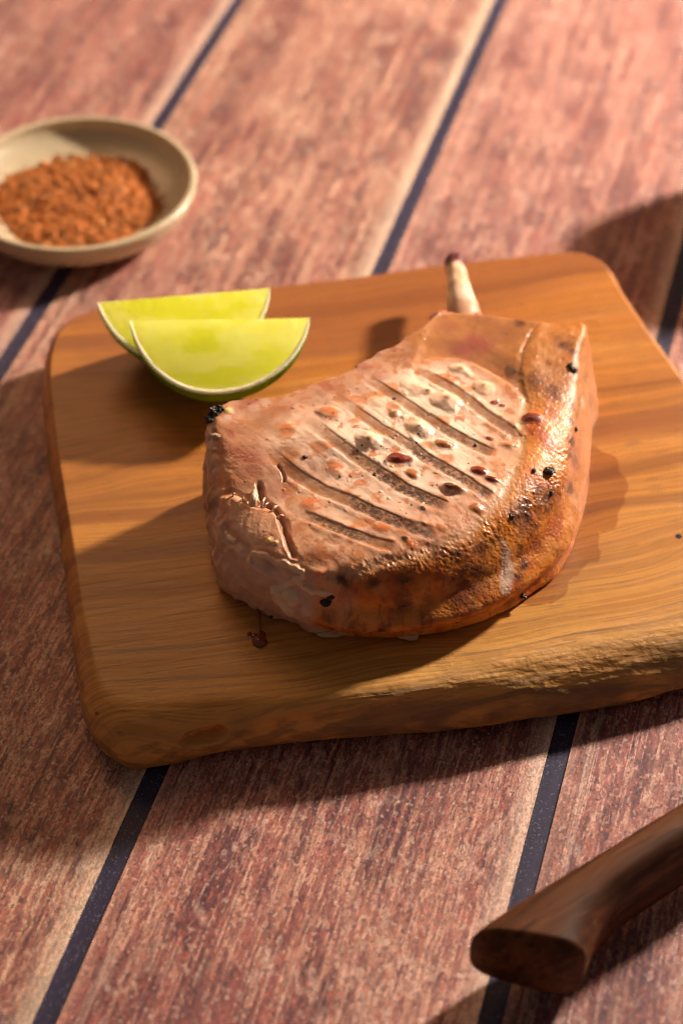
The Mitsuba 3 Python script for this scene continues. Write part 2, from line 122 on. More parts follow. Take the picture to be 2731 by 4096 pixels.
def lathe(prof, n=160):
    p = np.asarray(prof, float); th = np.linspace(0, 2 * np.pi, n, endpoint=False)
    v = np.stack([p[:, None, 0] * np.cos(th), p[:, None, 0] * np.sin(th), np.broadcast_to(p[:, None, 1], (len(p), n))], -1).reshape(-1, 3)
    return v, rings_faces(len(p), n)

# ------------------------------------------------------------------ materials
PLANK_A = math.radians(15.75)
CA, SA = math.cos(PLANK_A), math.sin(PLANK_A)
GAPS = [-0.37277, -0.25772, -0.14267, -0.02761, 0.08246, 0.19752, 0.31257]
GAP_W = 0.0062
def across(p): return p.x * CA - p.y * SA
def along(p): return p.x * SA + p.y * CA
def weave(v, u):          # the fine canvas the planks are printed on
    return 0.66 + 0.68 * noise(v * 2600, u * 1500, 3.0)
def plank_color(p, n, uv):
    v, u = across(p), along(p)
    k = mi.Float(0); left = mi.Float(GAPS[0])
    for g in GAPS[1:]:
        k = dr.select(v > g, k + 1, k); left = dr.select(v > g, g, left)
    w = v - left - GAP_W / 2                       # metres from the plank's left edge
    right = mi.Float(GAPS[1])
    for a, b in zip(GAPS[1:-1], GAPS[2:]): right = dr.select(v > a, b, right)
    wr = right - GAP_W / 2 - v
    vw = v + .0015 * (fbm(v * 40, u * 16, k + 71.0, 2) - .5)
    s1 = fbm(vw * 700, u * 20, k * 5.0, 3)
    s2 = fbm(vw * 1500, u * 20, k * 9.0 + 2, 2)
    s3 = noise(vw * 900, u * 36, k * 9.0 + 5)
    bl = fbm(v * 60, u * 22, k * 3.0 + 7, 3)
    patch = fbm(v * 150, u * 70, k + 13.0, 3)
    fl = noise(vw * 1300, u * 420, k + 11.0)
    c = mix((.220, .076, .068), (.36, .150, .118), smoothstep(.30, .70, bl))
    c = mix(c, (.31, .098, .082), 0.6 * smoothstep(.5, .75, fbm(v * 190, u * 9, k + 3.0, 3)))
    c = mix(c, (.15, .054, .054), 0.42 * smoothstep(.52, .76, patch))
    c = mix(c, (.56, .30, .205), 0.60 * smoothstep(.50, .78, s1))
    c = mix(c, (.090, .034, .046), 0.78 * smoothstep(.52, .26, s1) * smoothstep(.38, .62, patch))
    c = mix(c, (.72, .48, .36), 0.62 * smoothstep(.55, .80, s2) * smoothstep(.35, .62, 1 - patch))
    c = mix(c, (.085, .035, .045), 0.50 * smoothstep(.60, .84, s3) * smoothstep(.40, .6, patch) + .45 * smoothstep(.70, .86, fl))
    hatch = noise(vw * 1500, u * 230, k + 81.0)
    c = mix(c, (.66, .41, .29), .50 * smoothstep(.56, .86, hatch) * smoothstep(.30, .55, bl))
    c = mix(c, (.15, .058, .058), .35 * smoothstep(.42, .16, hatch))
    speck = noise(v * 520, u * 300, k + 91.0)
    c = mix(c, (.76, .55, .43), .35 * smoothstep(.66, .86, speck) * smoothstep(.45, .65, fbm(v * 80, u * 60, k + 95.0, 2)))
    c = c * (.84 + .32 * fbm(vw * 240, u * 4.5, k + 15.0, 2))
    f1, f2, f3 = noise(v * 1500, u * 800, 61.0), noise(v * 1900, u * 1000, 67.0), noise(v * 1100, u * 500, 73.0)
    c = mix(c, (.78, .58, .45), .38 * smoothstep(.68, .92, f1)); c = mix(c, (.09, .036, .050), .65 * smoothstep(.66, .90, f2)); c = mix(c, (.46, .13, .085), .4 * smoothstep(.60, .90, f3))
    # short crooked pale scuffs
    a = v + .004 * (fbm(v * 110, u * 70, 41.0, 2) - .5); b = u + .010 * (fbm(v * 75, u * 60, 47.0, 2) - .5)
    r = dr.abs(noise(a * 170, b * 60, k + 51.0) - .5)
    c = mix(c, (.74, .53, .42), 0.42 * smoothstep(.07, .0, r) * smoothstep(.52, .72, noise(v * 70, u * 45, k + 57.0)) * (.3 + .7 * noise(v * 1400, u * 300, 3.0)))
    # pale worn edges along the joints
    wl = smoothstep(.0085, .0, wr) * (.40 + .60 * noise(v * 1700, u * 14, k + 3.0))
    c = mix(c, (.82, .64, .49), 0.75 * wl)
    c = mix(c, (.74, .53, .39), 0.6 * smoothstep(.0016, .0004, dr.abs(w - .0055 - .001 * noise(u * 9, k))) * noise(v * 2500, u * 20, 5.0 + k))
    c = mix(c, (.62, .36, .25), 0.45 * smoothstep(.004, 0., w))
    for i, t in enumerate([(1, .95, .95), (.96, .90, .94), (.98, .98, .96), (.95, .90, .95), (.90, .86, .95), (1, 1, 1)]): c = c * dr.select(dr.abs(k - i) < .5, mi.Color3f(*t), mi.Color3f(1))
    return c * 1.03 * weave(v, u)
def gap_color(p, n, uv):
    v, u = across(p), along(p)
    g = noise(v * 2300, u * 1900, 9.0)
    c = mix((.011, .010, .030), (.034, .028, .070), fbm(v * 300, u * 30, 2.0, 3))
    return mix(c, (.13, .12, .19), .7 * smoothstep(.74, .93, g))  # glints of the weave, painted as pale specks
def weave_bump(p, n, uv):
    v, u = across(p), along(p)
    return noise(v * 2600, u * 2200, 3.0)
def cloth(col):
    return {'type': 'twosided', 'b': {'type': 'bumpmap', 'arbitrary': proc(weave_bump, 1e-4), 'scale': 0.00010,
            'nested': {'type': 'principled', 'base_color': proc(col), 'roughness': 0.6, 'specular': 0.4}}}
scene['m_plank'] = cloth(plank_color)
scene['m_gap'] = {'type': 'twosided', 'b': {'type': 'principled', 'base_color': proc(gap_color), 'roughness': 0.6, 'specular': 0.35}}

BG = math.radians(12.4)                                   # grain runs along the board
CB, SB = math.cos(BG), math.sin(BG)
WET = [(0.0665, -0.0080, .013, .022), (0.058, -0.030, .012, .009), (0.080, 0.012, .010, .020), (0.072, 0.040, .006, .014)]  #@WET
def board_color(p, n, uv):
    a, b = p.x * CB + p.y * SB, -p.x * SB + p.y * CB
    bw = b + .022 * (fbm(a * 9, b * 16, 1.0, 3) - .5) + .0016 * (fbm(a * 40, b * 60, 2.0, 2) - .5)
    rings = fbm(bw * 120, a * 2.2, 3.0, 4)
    fine = fbm(bw * 1300, a * 26, 5.0, 3)
    pore = noise(bw * 2600, a * 130, 8.0)
    zone = smoothstep(-.085, .075, b + .03 * (noise(a * 12, b * 10, 3.0) - .5))   # paler sapwood at the front
    c = mix((.55, .265, .058), (.43, .150, .025), zone)
    c = mix(c, (.54, .245, .055), .45 * smoothstep(.52, .78, rings))
    c = mix(c, (.19, .055, .012), (.36 + .50 * zone) * smoothstep(.50, .24, rings))
    c = mix(c, (.28, .085, .026), .75 * zone * smoothstep(.5, .72, fbm(bw * 60, a * 5, 21.0, 2)))
    c = mix(c, (.22, .075, .018), .35 * smoothstep(.56, .34, fine))
    c = mix(c, (.15, .065, .03), .35 * smoothstep(.72, .9, pore))
    # grey weathering in the front live edge, and end grain at the sides
    front = smoothstep(-.062, -.088, b + .012 * (fbm(a * 30, b * 60, 12.0, 3) - .5))
    c = mix(c, (.55, .29, .09), .5 * front)
    grey = front * smoothstep(.50, .72, fbm(a * 55, b * 260, 14.0, 4))
    c = mix(c, (.11, .075, .042), .75 * grey)
    side = smoothstep(.55, .2, n.z) * smoothstep(.4, .62, fbm(a * 150, b * 150, p.z * 260, 3))
    c = mix(c, (.17, .085, .038), .6 * side)
    # streaks of grey grain near the front left
    st = smoothstep(.62, .80, fbm(bw * 420, a * 16, 33.0, 3)) * smoothstep(-.02, -.06, b)
    c = mix(c, (.13, .08, .045), .6 * st)
    # meat juice soaked in beside the chop
    wet = mi.Float(9)
    wx, wy = .006 * (fbm(p.x * 160, p.y * 160, 1.0, 3) - .5), .006 * (fbm(p.x * 160, p.y * 160, 4.0, 3) - .5)
    for x, y, rx, ry in WET: wet = dr.minimum(wet, dr.square((p.x + wx - x) / rx) + dr.square((p.y + wy - y) / ry))
    c = c * mix((1, 1, 1), (.70, .55, .36), smoothstep(1.08, .92, wet))
    for key, w in (('board_slit', .0012), ('board_crack', .0008), ('board_gouge', .0034), ('board_gouge_right', .0028), ('board_hairline', .0004), ('board_hole_deep', .0010)):   # shade inside the cracks and gouges, painted as dark brown
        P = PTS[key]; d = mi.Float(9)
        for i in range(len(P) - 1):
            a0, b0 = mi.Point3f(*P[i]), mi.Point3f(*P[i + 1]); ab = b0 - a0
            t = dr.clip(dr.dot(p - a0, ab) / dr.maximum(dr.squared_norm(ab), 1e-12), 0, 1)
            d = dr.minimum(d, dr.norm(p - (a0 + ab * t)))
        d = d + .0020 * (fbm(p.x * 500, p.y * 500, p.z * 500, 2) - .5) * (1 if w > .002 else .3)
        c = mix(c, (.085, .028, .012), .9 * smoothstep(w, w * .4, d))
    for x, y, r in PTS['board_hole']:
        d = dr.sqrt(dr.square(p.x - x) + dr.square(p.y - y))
        c = mix(c, (.008, .005, .004), smoothstep(r * 1.15, r * .75, d))  # no depth cut here: the dark inside of the hole is painted on
    return c
def board_rough(p, n, uv):
    a, b = p.x * CB + p.y * SB, -p.x * SB + p.y * CB
    front = smoothstep(-.055, -.085, b)
    return 0.42 + .22 * front + .1 * (fbm(a * 40, b * 500, 3.0, 2) - .5)
def board_bump(p, n, uv):
    a, b = p.x * CB + p.y * SB, -p.x * SB + p.y * CB
    front = smoothstep(-.050, -.085, b)
    return .35 * fbm(a * 60, b * 1500, 3.0, 3) + .9 * front * fbm(a * 700, b * 1000, p.z * 900, 3)
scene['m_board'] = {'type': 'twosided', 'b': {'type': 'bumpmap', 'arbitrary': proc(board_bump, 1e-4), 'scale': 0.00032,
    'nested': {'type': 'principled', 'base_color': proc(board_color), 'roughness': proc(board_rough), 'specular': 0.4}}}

def handle_color(p, n, uv):
    q = p - mi.Point3f(.10, -.13, .01)
    a, b, z = q.x * .79 + q.y * .61, -q.x * .61 + q.y * .79, p.z
    w = b * 1.0 + .004 * fbm(a * 40, b * 60, z * 60, 2)
    r = fbm(w * 380, z * 240, a * 12, 4)
    c = mix((.040, .0120, .0045), (.125, .041, .013), smoothstep(.25, .75, r))
    c = mix(c, (.17, .075, .033), .5 * smoothstep(.55, .8, fbm(w * 900, a * 90, z * 500, 3)))
    return mix(c, (.022, .009, .006), .6 * smoothstep(.6, .8, noise(w * 1500, a * 120, z * 700)))
scene['m_handle'] = {'type': 'twosided', 'b': {'type': 'principled', 'base_color': proc(handle_color), 'roughness': 0.55, 'specular': 0.16}}
scene['m_steel'] = {'type': 'twosided', 'b': {'type': 'roughconductor', 'material': 'Cr', 'alpha': 0.18}}
def vc(rough, coat=0.0, bump=None, scale=1e-4, spec=.5, gloss=.9):
    m = {'type': 'principled', 'base_color': {'type': 'mesh_attribute', 'name': 'vertex_color'}, 'roughness': rough, 'specular': spec, 'clearcoat': coat, 'clearcoat_gloss': gloss}
    if bump is not None: m = {'type': 'bumpmap', 'arbitrary': proc(bump, 8e-5), 'scale': scale, 'nested': m}
    return {'type': 'twosided', 'b': m}
def wet_bump(p, n, uv): return fbm(p.x * 1500, p.y * 1500, p.z * 1500, 2)
def meat_rough(p, n, uv):
    g = mi.Float(0)
    for x, y, z, r in PTS['moist']: g = dr.maximum(g, dr.exp(-dr.squared_norm(p - mi.Point3f(x, y, z)) / (r * r)))
    return .40 - .26 * g + .12 * (noise(p.x * 400, p.y * 400, p.z * 400) - .5)
scene['m_meat'] = vc(proc(meat_rough), .6, wet_bump, .00010, .5, .95)
def fat_rough(p, n, uv):
    g = mi.Float(0)
    for x, y, z, r in PTS['glint']: g = dr.maximum(g, dr.exp(-dr.squared_norm(p - mi.Point3f(x, y, z)) / (r * r)))
    return .46 - .16 * g + .10 * (noise(p.x * 500, p.y * 500, p.z * 500) - .5)
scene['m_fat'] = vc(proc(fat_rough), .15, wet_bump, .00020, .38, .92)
scene['m_char'] = {'type': 'twosided', 'b': {'type': 'principled', 'base_color': {'type': 'rgb', 'value': [.018, .010, .008]}, 'roughness': .42, 'specular': .5}}
scene['m_bone'] = vc(.40, .25)
scene['m_spice'] = vc(.75, 0., None)
def bowl_color(p, n, uv):
    return mix((.46, .365, .235), (.53, .43, .29), fbm(p.x * 120, p.y * 120, p.z * 120, 3))
scene['m_bowl'] = {'type': 'twosided', 'b': {'type': 'principled', 'base_color': proc(bowl_color), 'roughness': .30, 'specular': .5, 'clearcoat': .5, 'clearcoat_gloss': .92}}
scene['m_juice'] = {'type': 'twosided', 'b': {'type': 'principled', 'base_color': {'type': 'rgb', 'value': [.17, .035, .012]}, 'roughness': .10, 'specular': .6}}

# ------------------------------------------------------------------ tabletop: printed planks on canvas
def table_pt(v, u, z): return np.array([v * CA + u * SA, -v * SA + u * CA, z])
def slab(v0, v1, u0, u1, z0, z1):
    b = trimesh.creation.box(bounds=[[v0, u0, z0], [v1, u1, z1]])
    R = np.eye(4); R[:2, :2] = [[CA, SA], [-SA, CA]]
    b.apply_transform(R); return b
U0, U1 = -.85, 1.10
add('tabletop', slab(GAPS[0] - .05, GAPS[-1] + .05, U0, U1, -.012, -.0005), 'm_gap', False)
labels['tabletop'] = {'label': 'dark navy canvas tabletop showing as lines between the reddish planks', 'kind': 'structure'}
for a, b in zip(GAPS[:-1], GAPS[1:]):
    add(numbered('tabletop__plank'), slab(a + GAP_W / 2, b - GAP_W / 2, U0, U1, -.0005, 0.0), 'm_plank', False)

# ------------------------------------------------------------------ cutting board
def cutting_board():
    n = 1500
    O = closed(PTS['board_outline'], n)                     # x, y, edge inset, mid height, bottom inset
    xy, e, zm, bi = O[:, :2], np.maximum(O[:, 2], .0015), O[:, 3], O[:, 4]
    c = np.array([0.03, 0.02])
    t = np.roll(xy, -1, 0) - np.roll(xy, 1, 0); t /= np.linalg.norm(t, axis=1, keepdims=True)
    nin = np.stack([-t[:, 1], t[:, 0]], -1)                 # inward for a counter-clockwise outline
    if ((c - xy) * nin).sum() < 0: nin = -nin
    k = np.ones(41) / 41
    nin = np.stack([np.convolve(np.r_[nin[-60:, j], nin[:, j], nin[:60, j]], k, 'same')[60:-60] for j in (0, 1)], -1)
    nin /= np.linalg.norm(nin, axis=1, keepdims=True)
    top = .02
    inner = xy + nin * e[:, None]
    L = []
    for s in np.linspace(0.002, 1, 70): L.append(np.c_[c + (inner - c) * s, np.full(n, top)])
    for s in np.linspace(0, 1, 64)[1:]:
        a = np.c_[inner, np.full(n, top)]; o = np.c_[xy, zm]; m = np.c_[xy + nin * (e * .22)[:, None], np.full(n, top) - .0004]
        L.append(bez(a, m, o, s))
    for s in np.linspace(0, 1, 22)[1:]:
        o = np.c_[xy, zm]; m = np.c_[xy - nin * 0.0002, zm * .3]; d = np.c_[xy + nin * bi[:, None], np.full(n, .0006)]
        L.append(bez(o, m, d, s))
    L.append(np.c_[c + (xy + nin * (bi + .01)[:, None] - c) * 1.0, np.full(n, .0006)])
    L.append(np.c_[c + (xy - c) * .002, np.full(n, .0006)])
    v = np.vstack(L); f = rings_faces(len(L), n); N = vnormals(v, f)
    if N[100, 2] < 0: f = f[:, ::-1]; N = -N
    a, b = v[:, 0] * CB + v[:, 1] * SB, -v[:, 0] * SB + v[:, 1] * CB
    edge = sstep(.95, .3, N[:, 2]); front = sstep(-.060, -.085, b) * (v[:, 2] > .001)
    d = edge * .0011 * (meshkit.fbm(np.c_[a * 70, b * 120, v[:, 2] * 220], 4, 3) - .5)
    d += front * .0026 * (meshkit.fbm(np.c_[a * 55, b * 170, v[:, 2] * 150], 4, 8) - .55)
    d += (v[:, 2] > .019) * .0005 * (meshkit.fbm(np.c_[a * 18, b * 26, 0 * a], 2, 5) - .5)
    for key, w, depth in (('board_slit', .0014, .0060), ('board_crack', .0007, .0022), ('board_gouge', .0040, .0050), ('board_hole_deep', .0008, .005), ('board_gouge_right', .0026, .0022), ('board_hairline', .00045, .0006)):
        P = PTS[key]
        best = np.full(len(v), 9.)
        jit = .0014 * (meshkit.fbm(v * 300, 3, 4) - .5)
        for p, q in zip(P[:-1], P[1:]):
            p, q = np.array(p), np.array(q); s = np.clip(((v - p) @ (q - p)) / max((q - p) @ (q - p), 1e-12), 0, 1)
            best = np.minimum(best, np.linalg.norm(v - (p + s[:, None] * (q - p)), axis=1))
        d -= depth * sstep(w, w * .35, best + jit * (w > .0009))
    v = v + N * d[:, None]
    N = vnormals(v, f)
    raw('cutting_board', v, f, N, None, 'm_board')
cutting_board()
thing('cutting_board', 'thick rustic wooden cutting board with rounded corners and a rough cracked front edge', 'cutting board')

# ------------------------------------------------------------------ pork chop
def chop_base(n=1100):
    R4 = closed_multi(np.array(PTS['chop_rim']), n)         # rim x y z, shoulder radius, base x y
    R, rad, Bxy, bul = R4[:, :3], R4[:, 3], R4[:, 4:6], R4[:, 6]
    B = np.c_[Bxy, np.full(n, .0202)]
    C = np.array([*PTS['chop_centre'], PTS['chop_rim'][0][2] + .0012]); Cb = np.array([C[0], C[1], .0202])
    un = lambda q: q / np.linalg.norm(q, axis=1, keepdims=True)
    a = R + un(C - R) * (rad * 1.25)[:, None]; b = R + un(B - R) * np.minimum(rad, .55 * np.linalg.norm(B - R, axis=1))[:, None]
    rc = .0035; d = B + un(R - B) * rc; e = B + un(Cb - B) * rc
    out = un(np.c_[(R - C)[:, :2], np.zeros(n)])
    L = [C + (a - C) * s for s in np.linspace(.004, 1, 230)]
    L += [bez(a, R, b, s) for s in np.linspace(0, 1, 62)[1:]]
    L += [b + (d - b) * s + out * (bul * 1.2 * math.sin(math.pi * s) ** 2)[:, None] for s in np.linspace(0, 1, 72)[1:]]
    L += [bez(d, B, e, s) for s in np.linspace(0, 1, 10)[1:]]
    L += [e + (Cb - e) * s for s in (.3, .65, .996)]
    v = np.vstack(L); f = rings_faces(len(L), n); N = vnormals(v, f)
    if N[n * 50, 2] < 0: f = f[:, ::-1]; N = -N
    return v, f, N, C
#@ENDBASE

def chop():
    v, f, N, C = chop_base()
    n = 1100
    A = {k: np.array(PTS[k]) for k in ('nubs', 'burnt', 'pale', 'reds', 'browns', 'cream_blob', 'yellow_bit', 'fat_border')}
    mm = 1e3
    nz = lambda s, o=3, seed=0, sc=(1, 1, 1): meshkit.fbm(v * s * np.array(sc), o, seed)
    def near(p): return np.linalg.norm(v - p, axis=1)
    def poly(P):
        best, par = np.full(len(v), 9.), np.zeros(len(v))
        for i, (p, q) in enumerate(zip(P[:-1], P[1:])):
            p, q = np.array(p), np.array(q); s = np.clip(((v - p) @ (q - p)) / max((q - p) @ (q - p), 1e-12), 0, 1)
            d = np.linalg.norm(v - (p + s[:, None] * (q - p)), axis=1); m = d < best
            best[m] = d[m]; par[m] = (i + s[m]) / (len(P) - 1)
        return best, par
    def side(P):       # signed in the top view: left of the line is positive
        best, sg = np.full(len(v), 9.), np.zeros(len(v))
        for p, q in zip(P[:-1], P[1:]):
            p, q = np.array(p[:2]), np.array(q[:2]); w = v[:, :2] - p; dd = q - p
            s = np.clip((w @ dd) / max(dd @ dd, 1e-12), 0, 1); d = np.linalg.norm(w - s[:, None] * dd, axis=1); m = d < best
            best[m] = d[m]; sg[m] = (dd[0] * w[:, 1] - dd[1] * w[:, 0])[m]
        return best * np.sign(sg)
    warp = (nz(260, 3, 1) - .5)
    col = np.zeros((len(v), 3)); disp = np.zeros(len(v))
    def lay(c, m):
        m = np.clip(m, 0, 1)[:, None]; col[:] = col * (1 - m) + np.array(c) * m
    # ---- fat region, by angle around the centre
    fb = A['fat_border']; ang = np.unwrap(np.arctan2(fb[:, 1] - C[1], fb[:, 0] - C[0])); rb = np.hypot(fb[:, 0] - C[0], fb[:, 1] - C[1])
    th = np.arctan2(v[:, 1] - C[1], v[:, 0] - C[0]); rr = np.hypot(v[:, 0] - C[0], v[:, 1] - C[1])
    lo, hi = ang.min(), ang.max(); o = np.argsort(ang)
    mid = (lo + hi) / 2; th = mid + (th - mid + np.pi) % (2 * np.pi) - np.pi
    rbt = np.interp(th, ang[o], rb[o]); rbt = np.convolve(np.r_[rbt], [1], 'same')
    infat = sstep(lo - .04, lo + .04, th) * sstep(hi + .05, hi - .05, th)
    sd = rr - rbt + .0016 * warp                                   # metres beyond the border
    fat = sstep(-.0016, .0016, sd) * infat
    top = sstep(.55, .85, N[:, 2])
    # ---- shape
    gd = np.array([.62, -.78, 0]) / 1.0                             # run of the grill bars
    disp += .0016 * (nz(70, 2, 2) - .5) * (1 - .45 * top)
    disp += .00035 * (nz(240, 2, 3) - .5)
    disp += .00005 * (nz(900, 2, 4) - .5)
    fib = meshkit.fbm(np.c_[v @ np.array([.75, .66, 0]) * 620, v @ np.array([.66, -.75, 0]) * 80, v[:, 2] * 300], 3, 5)
    disp += .00016 * (fib - .5) * (1 - fat)
    disp += .0024 * (nz(170, 3, 81) - .5) * sstep(.97, .75, N[:, 2]) * sstep(-.2, .3, N[:, 2]) * (1 - fat)
    gm_all = np.zeros(len(v)); ch_all = np.zeros(len(v))
    dens = [.25, .35, .75, .9, .9, .8]
    for k, P in enumerate(PTS['grooves']):
        d, t = poly(P); d = d + .0008 * warp
        env = (.35 + .65 * sstep(0, .22, t)) * sstep(0, .04, t) * sstep(1.0, .95, t)
        env = np.where(k == 4, np.maximum(env, .2 * (t < .2)), env)
        w = (.0019, .0019, .0019, .0021, .0021, .0017)[k]
        m = sstep(w * 1.55, w * .25, d / (.45 + .55 * np.sqrt(env + 1e-6))) * env
        disp -= .00030 * m * (.85 + .6 * warp)
        disp += .00020 * sstep(w * 2.4, w * 1.3, d) * sstep(w * .9, w * 1.2, d) * env
        gm_all = np.maximum(gm_all, m)
        span = sstep(.30, .55, t) * sstep(1.0, .9, t) if k > 0 else sstep(.6, .75, t) * .8
        if k == 4: span = sstep(.42, .55, t) * sstep(1.0, .93, t)
        if k == 5: span = sstep(.02, .15, t) * sstep(.85, .6, t)
        ch_all = np.maximum(ch_all, m * span * dens[k])
    us = side(PTS['upper_step']); usd, ust = poly(PTS['upper_step'])
    upmask = sstep(-.0003, .0022, us) * sstep(0.0, .1, ust) * top * (usd < .03)
    disp -= .0009 * sstep(.0, .0020, us) * sstep(.012, .004, us) * sstep(.05, .3, ust) * (1 - fat)
    rid = 1 - np.abs(nz(150, 3, 91, (1, 1, .6)) - .5) * 2
    disp += .0030 * (rid - .8) * (1 - fat) * (1 - top) * sstep(.0, -.3, N[:, 0] + .4 * N[:, 1])      # folds of the cut left end
    # border between meat and fat: a soft crease, then a swelling
    disp -= .0003 * np.exp(-(sd / .0014) ** 2) * infat * top
    disp += .0004 * np.exp(-((sd - .006) / .004) ** 2) * infat * top
    nubm = []; rough2 = nz(380, 1, 71) - .5; blot = nz(420, 3, 72)
    for x, y, z, r, h, k in A['nubs']:
        r = r * 1.15; dv = v - [x, y, z]
        an = .5 * math.sin(x * 5e3) - .35; st = (1.35, .82) if k in (2, 3, 4, 5) else (1.05, .95)
        ea, eb = dv[:, 0] * math.cos(an) + dv[:, 1] * math.sin(an), -dv[:, 0] * math.sin(an) + dv[:, 1] * math.cos(an)
        dd = np.sqrt((ea / st[0]) ** 2 + (eb / st[1]) ** 2 + dv[:, 2] ** 2) * (1 + .45 * rough2)
        on = np.where(dd < r * 2.2)[0]
        d = dd * (1 + .5 * warp)
        prof = np.zeros(len(v)); q = np.clip(1 - d[on] / r, 0, 1)
        prof[on] = (q ** 1.25 * (1.25 - .25 * q)) if h > .0018 and k in (0, 1) else q * q * (3 - 2 * q)
        disp += h * (.62 if k in (0, 1) else .60) * prof
        nubm.append((prof, k, dv[:, :2] @ np.array([.8, .6]) / r, d / r))
    cr = np.zeros(len(v))
    for P, dp, w in zip(PTS['crevice'], (.0014, .0008), (.0009, .0005)):
        d, t = poly(P); d = d + .0006 * warp
        m = sstep(w * 1.6, w * .3, d) * sstep(0, .08, t) * sstep(1, .9, t); disp -= dp * m; cr = np.maximum(cr, m)
    # torn flap at the left corner: seen along a fixed slanting direction
    wdir = unit(np.array([.10, .70, -.70])); ax = unit(np.cross(wdir, [0, 0, 1])); ay = np.cross(ax, wdir)
    q2 = np.c_[v @ ax, v @ ay]; fp = np.array(PTS['flap']); fl2 = np.c_[fp @ ax, fp @ ay]
    from shapely import Polygon, points, distance, contains
    pol = Polygon(fl2); vis = (N @ wdir < .1) & (np.abs(q2[:, 0] - fl2[:, 0].mean()) < .03) & (np.abs(q2[:, 1] - fl2[:, 1].mean()) < .03)
    sdf = np.full(len(v), -9.)
    ii = np.where(vis)[0]; pp = points(q2[ii]); db = distance(pol.boundary, pp); sdf[ii] = np.where(contains(pol, pp), db, -db)
    flap = sstep(-.0012, .0010, sdf + .0006 * warp)
    ftd, ftt = poly(PTS['flap_top'])
    ff = meshkit.fbm(np.c_[q2[:, 0] * 600, q2[:, 1] * 140, v[:, 0] * 60], 3, 77)
    disp += .0004 * flap * (ff - .5)
    disp += .0010 * flap + .0001 * flap * np.exp(-(ftd / .0016) ** 2)
    disp -= .0006 * sstep(.0030, .0005, ftd) * (1 - flap) * top
    cream = np.zeros(len(v))
    for key, h, w in (('cream_ridge', .0010, .0011), ('cream_ridge2', .0007, .0008), ('cream_ridge3', .0007, .0012)):
        d, t = poly(PTS[key]); d = d + .0011 * (nz(700, 2, 9) - .5)
        m = sstep(w * 1.2, w * .3, d); disp += h * m; cream = np.maximum(cream, m)
    for x, y, z, r in A['cream_blob']:
        q = np.clip(1 - near([x, y, z]) * (1 + .5 * warp) / r, 0, 1); q = np.sqrt(q * (2 - q) * q); disp += .0016 * q; cream = np.maximum(cream, sstep(.15, .5, q))
    yel = np.zeros(len(v))
    for x, y, z, r in A['yellow_bit']:
        q = np.clip(1 - near([x, y, z]) * (1 + .6 * warp) / r, 0, 1); disp += .0008 * q; yel = np.maximum(yel, sstep(.2, .6, q))
    # glistening pimples of the crust on the fat's shoulder
    crust = np.zeros(len(v))
    for x, y, z, r in PTS['glint']: crust = np.maximum(crust, np.exp(-(near([x, y, z]) * (1 + .5 * warp) / r) ** 2))
    disp += .00035 * crust * (nz(1000, 2, 14) - .5) * 2.4
    disp += .00020 * fat * (nz(330, 3, 15) - .5)
    # beads of grease and juice standing on the crust
    rb_ = np.random.default_rng(23); tr0 = cKDTree(v)
    cand = rb_.integers(0, len(v) - 1, 60000); cand = cand[(N[cand, 2] > .25) & (v[cand, 2] > .04)]
    pr = np.where((np.abs(sd[cand] - .002) < .005) & (infat[cand] > .5), .030, .004) + .03 * crust[cand]
    for k in cand[rb_.random(len(cand)) < pr][:420]:
        r = rb_.uniform(.00030, .00062); hit = np.array(tr0.query_ball_point(v[k], r)); disp[hit] += .45 * r * np.sqrt(np.clip(1 - (np.linalg.norm(v[hit] - v[k], axis=1) / r) ** 2, 0, 1)) * .7
    # ---- colour of the surface itself
    base1 = nz(110, 4, 21); base2 = nz(60, 3, 22); fine = nz(900, 3, 23); spk = nz(2300, 2, 24)
    lay((.72, .425, .29), np.ones(len(v)))
    lay((.80, .545, .385), sstep(.46, .66, base1) * .85)
    lay((.52, .215, .095), sstep(.52, .30, base1) * .8)
    lay((.62, .32, .225), sstep(.52, .72, base2) * .5)
    # pale creamy crests between the upper bars
    xr = v @ np.array([.62, .78, 0]); centre = np.array(PTS['nubs'][5][:3])
    lay((.93, .70, .54), .95 * top * np.exp(-(np.hypot((v[:, 0] - centre[0]) / .036, (v[:, 1] - centre[1]) / .030)) ** 3) * (.6 + .6 * base1))
    lay((.58, .185, .050), .8 * sstep(.545, .68, nz(190, 4, 26)) * (1 - fat))
    lay((.50, .25, .15), .35 * sstep(.60, .72, fib) * (1 - fat))
    sc = nz(420, 3, 55)
    lay((.52, .130, .030), .8 * sstep(.60, .70, sc) * (1 - fat) * sstep(.42, .60, base1 + .5 * (base2 - .5)))
    rim = np.array(PTS['chop_rim']); ra = np.arctan2(rim[:, 1] - C[1], rim[:, 0] - C[0]); rq = np.hypot(rim[:, 0] - C[0], rim[:, 1] - C[1]); oo = np.argsort(ra)
    rmax = np.interp(np.arctan2(v[:, 1] - C[1], v[:, 0] - C[0]), ra[oo], rq[oo], period=2 * np.pi); rmax = np.where(infat > .5, np.minimum(rmax, rbt), rmax)
    golden = sstep(.45, .98, rr / rmax + .35 * (nz(120, 3, 83) - .5)) * top * (1 - fat)
    lay((.60, .255, .115), .58 * golden * (.55 + .9 * nz(300, 3, 84))); lay((.42, .11, .030), .75 * golden * sstep(.55, .66, nz(330, 4, 85)))
    for x, y, z, r, k in PTS['back_brown']: lay((.42, .165, .080), .95 * k * np.exp(-(near([x, y, z]) * (1 + .6 * warp) / r) ** 2) * (.5 + base1))
    lay((.42, .16, .050), .9 * upmask * (1 - fat))
    lay((.33, .135, .055), .82 * gm_all)
    lay((.24, .095, .04), .5 * gm_all * sstep(.4, .65, fine))
    # side of the meat (left): pinkish tan
    wall = 1 - top
    lay((.50, .30, .205), .85 * wall * (1 - fat) * (.6 + .7 * base1))
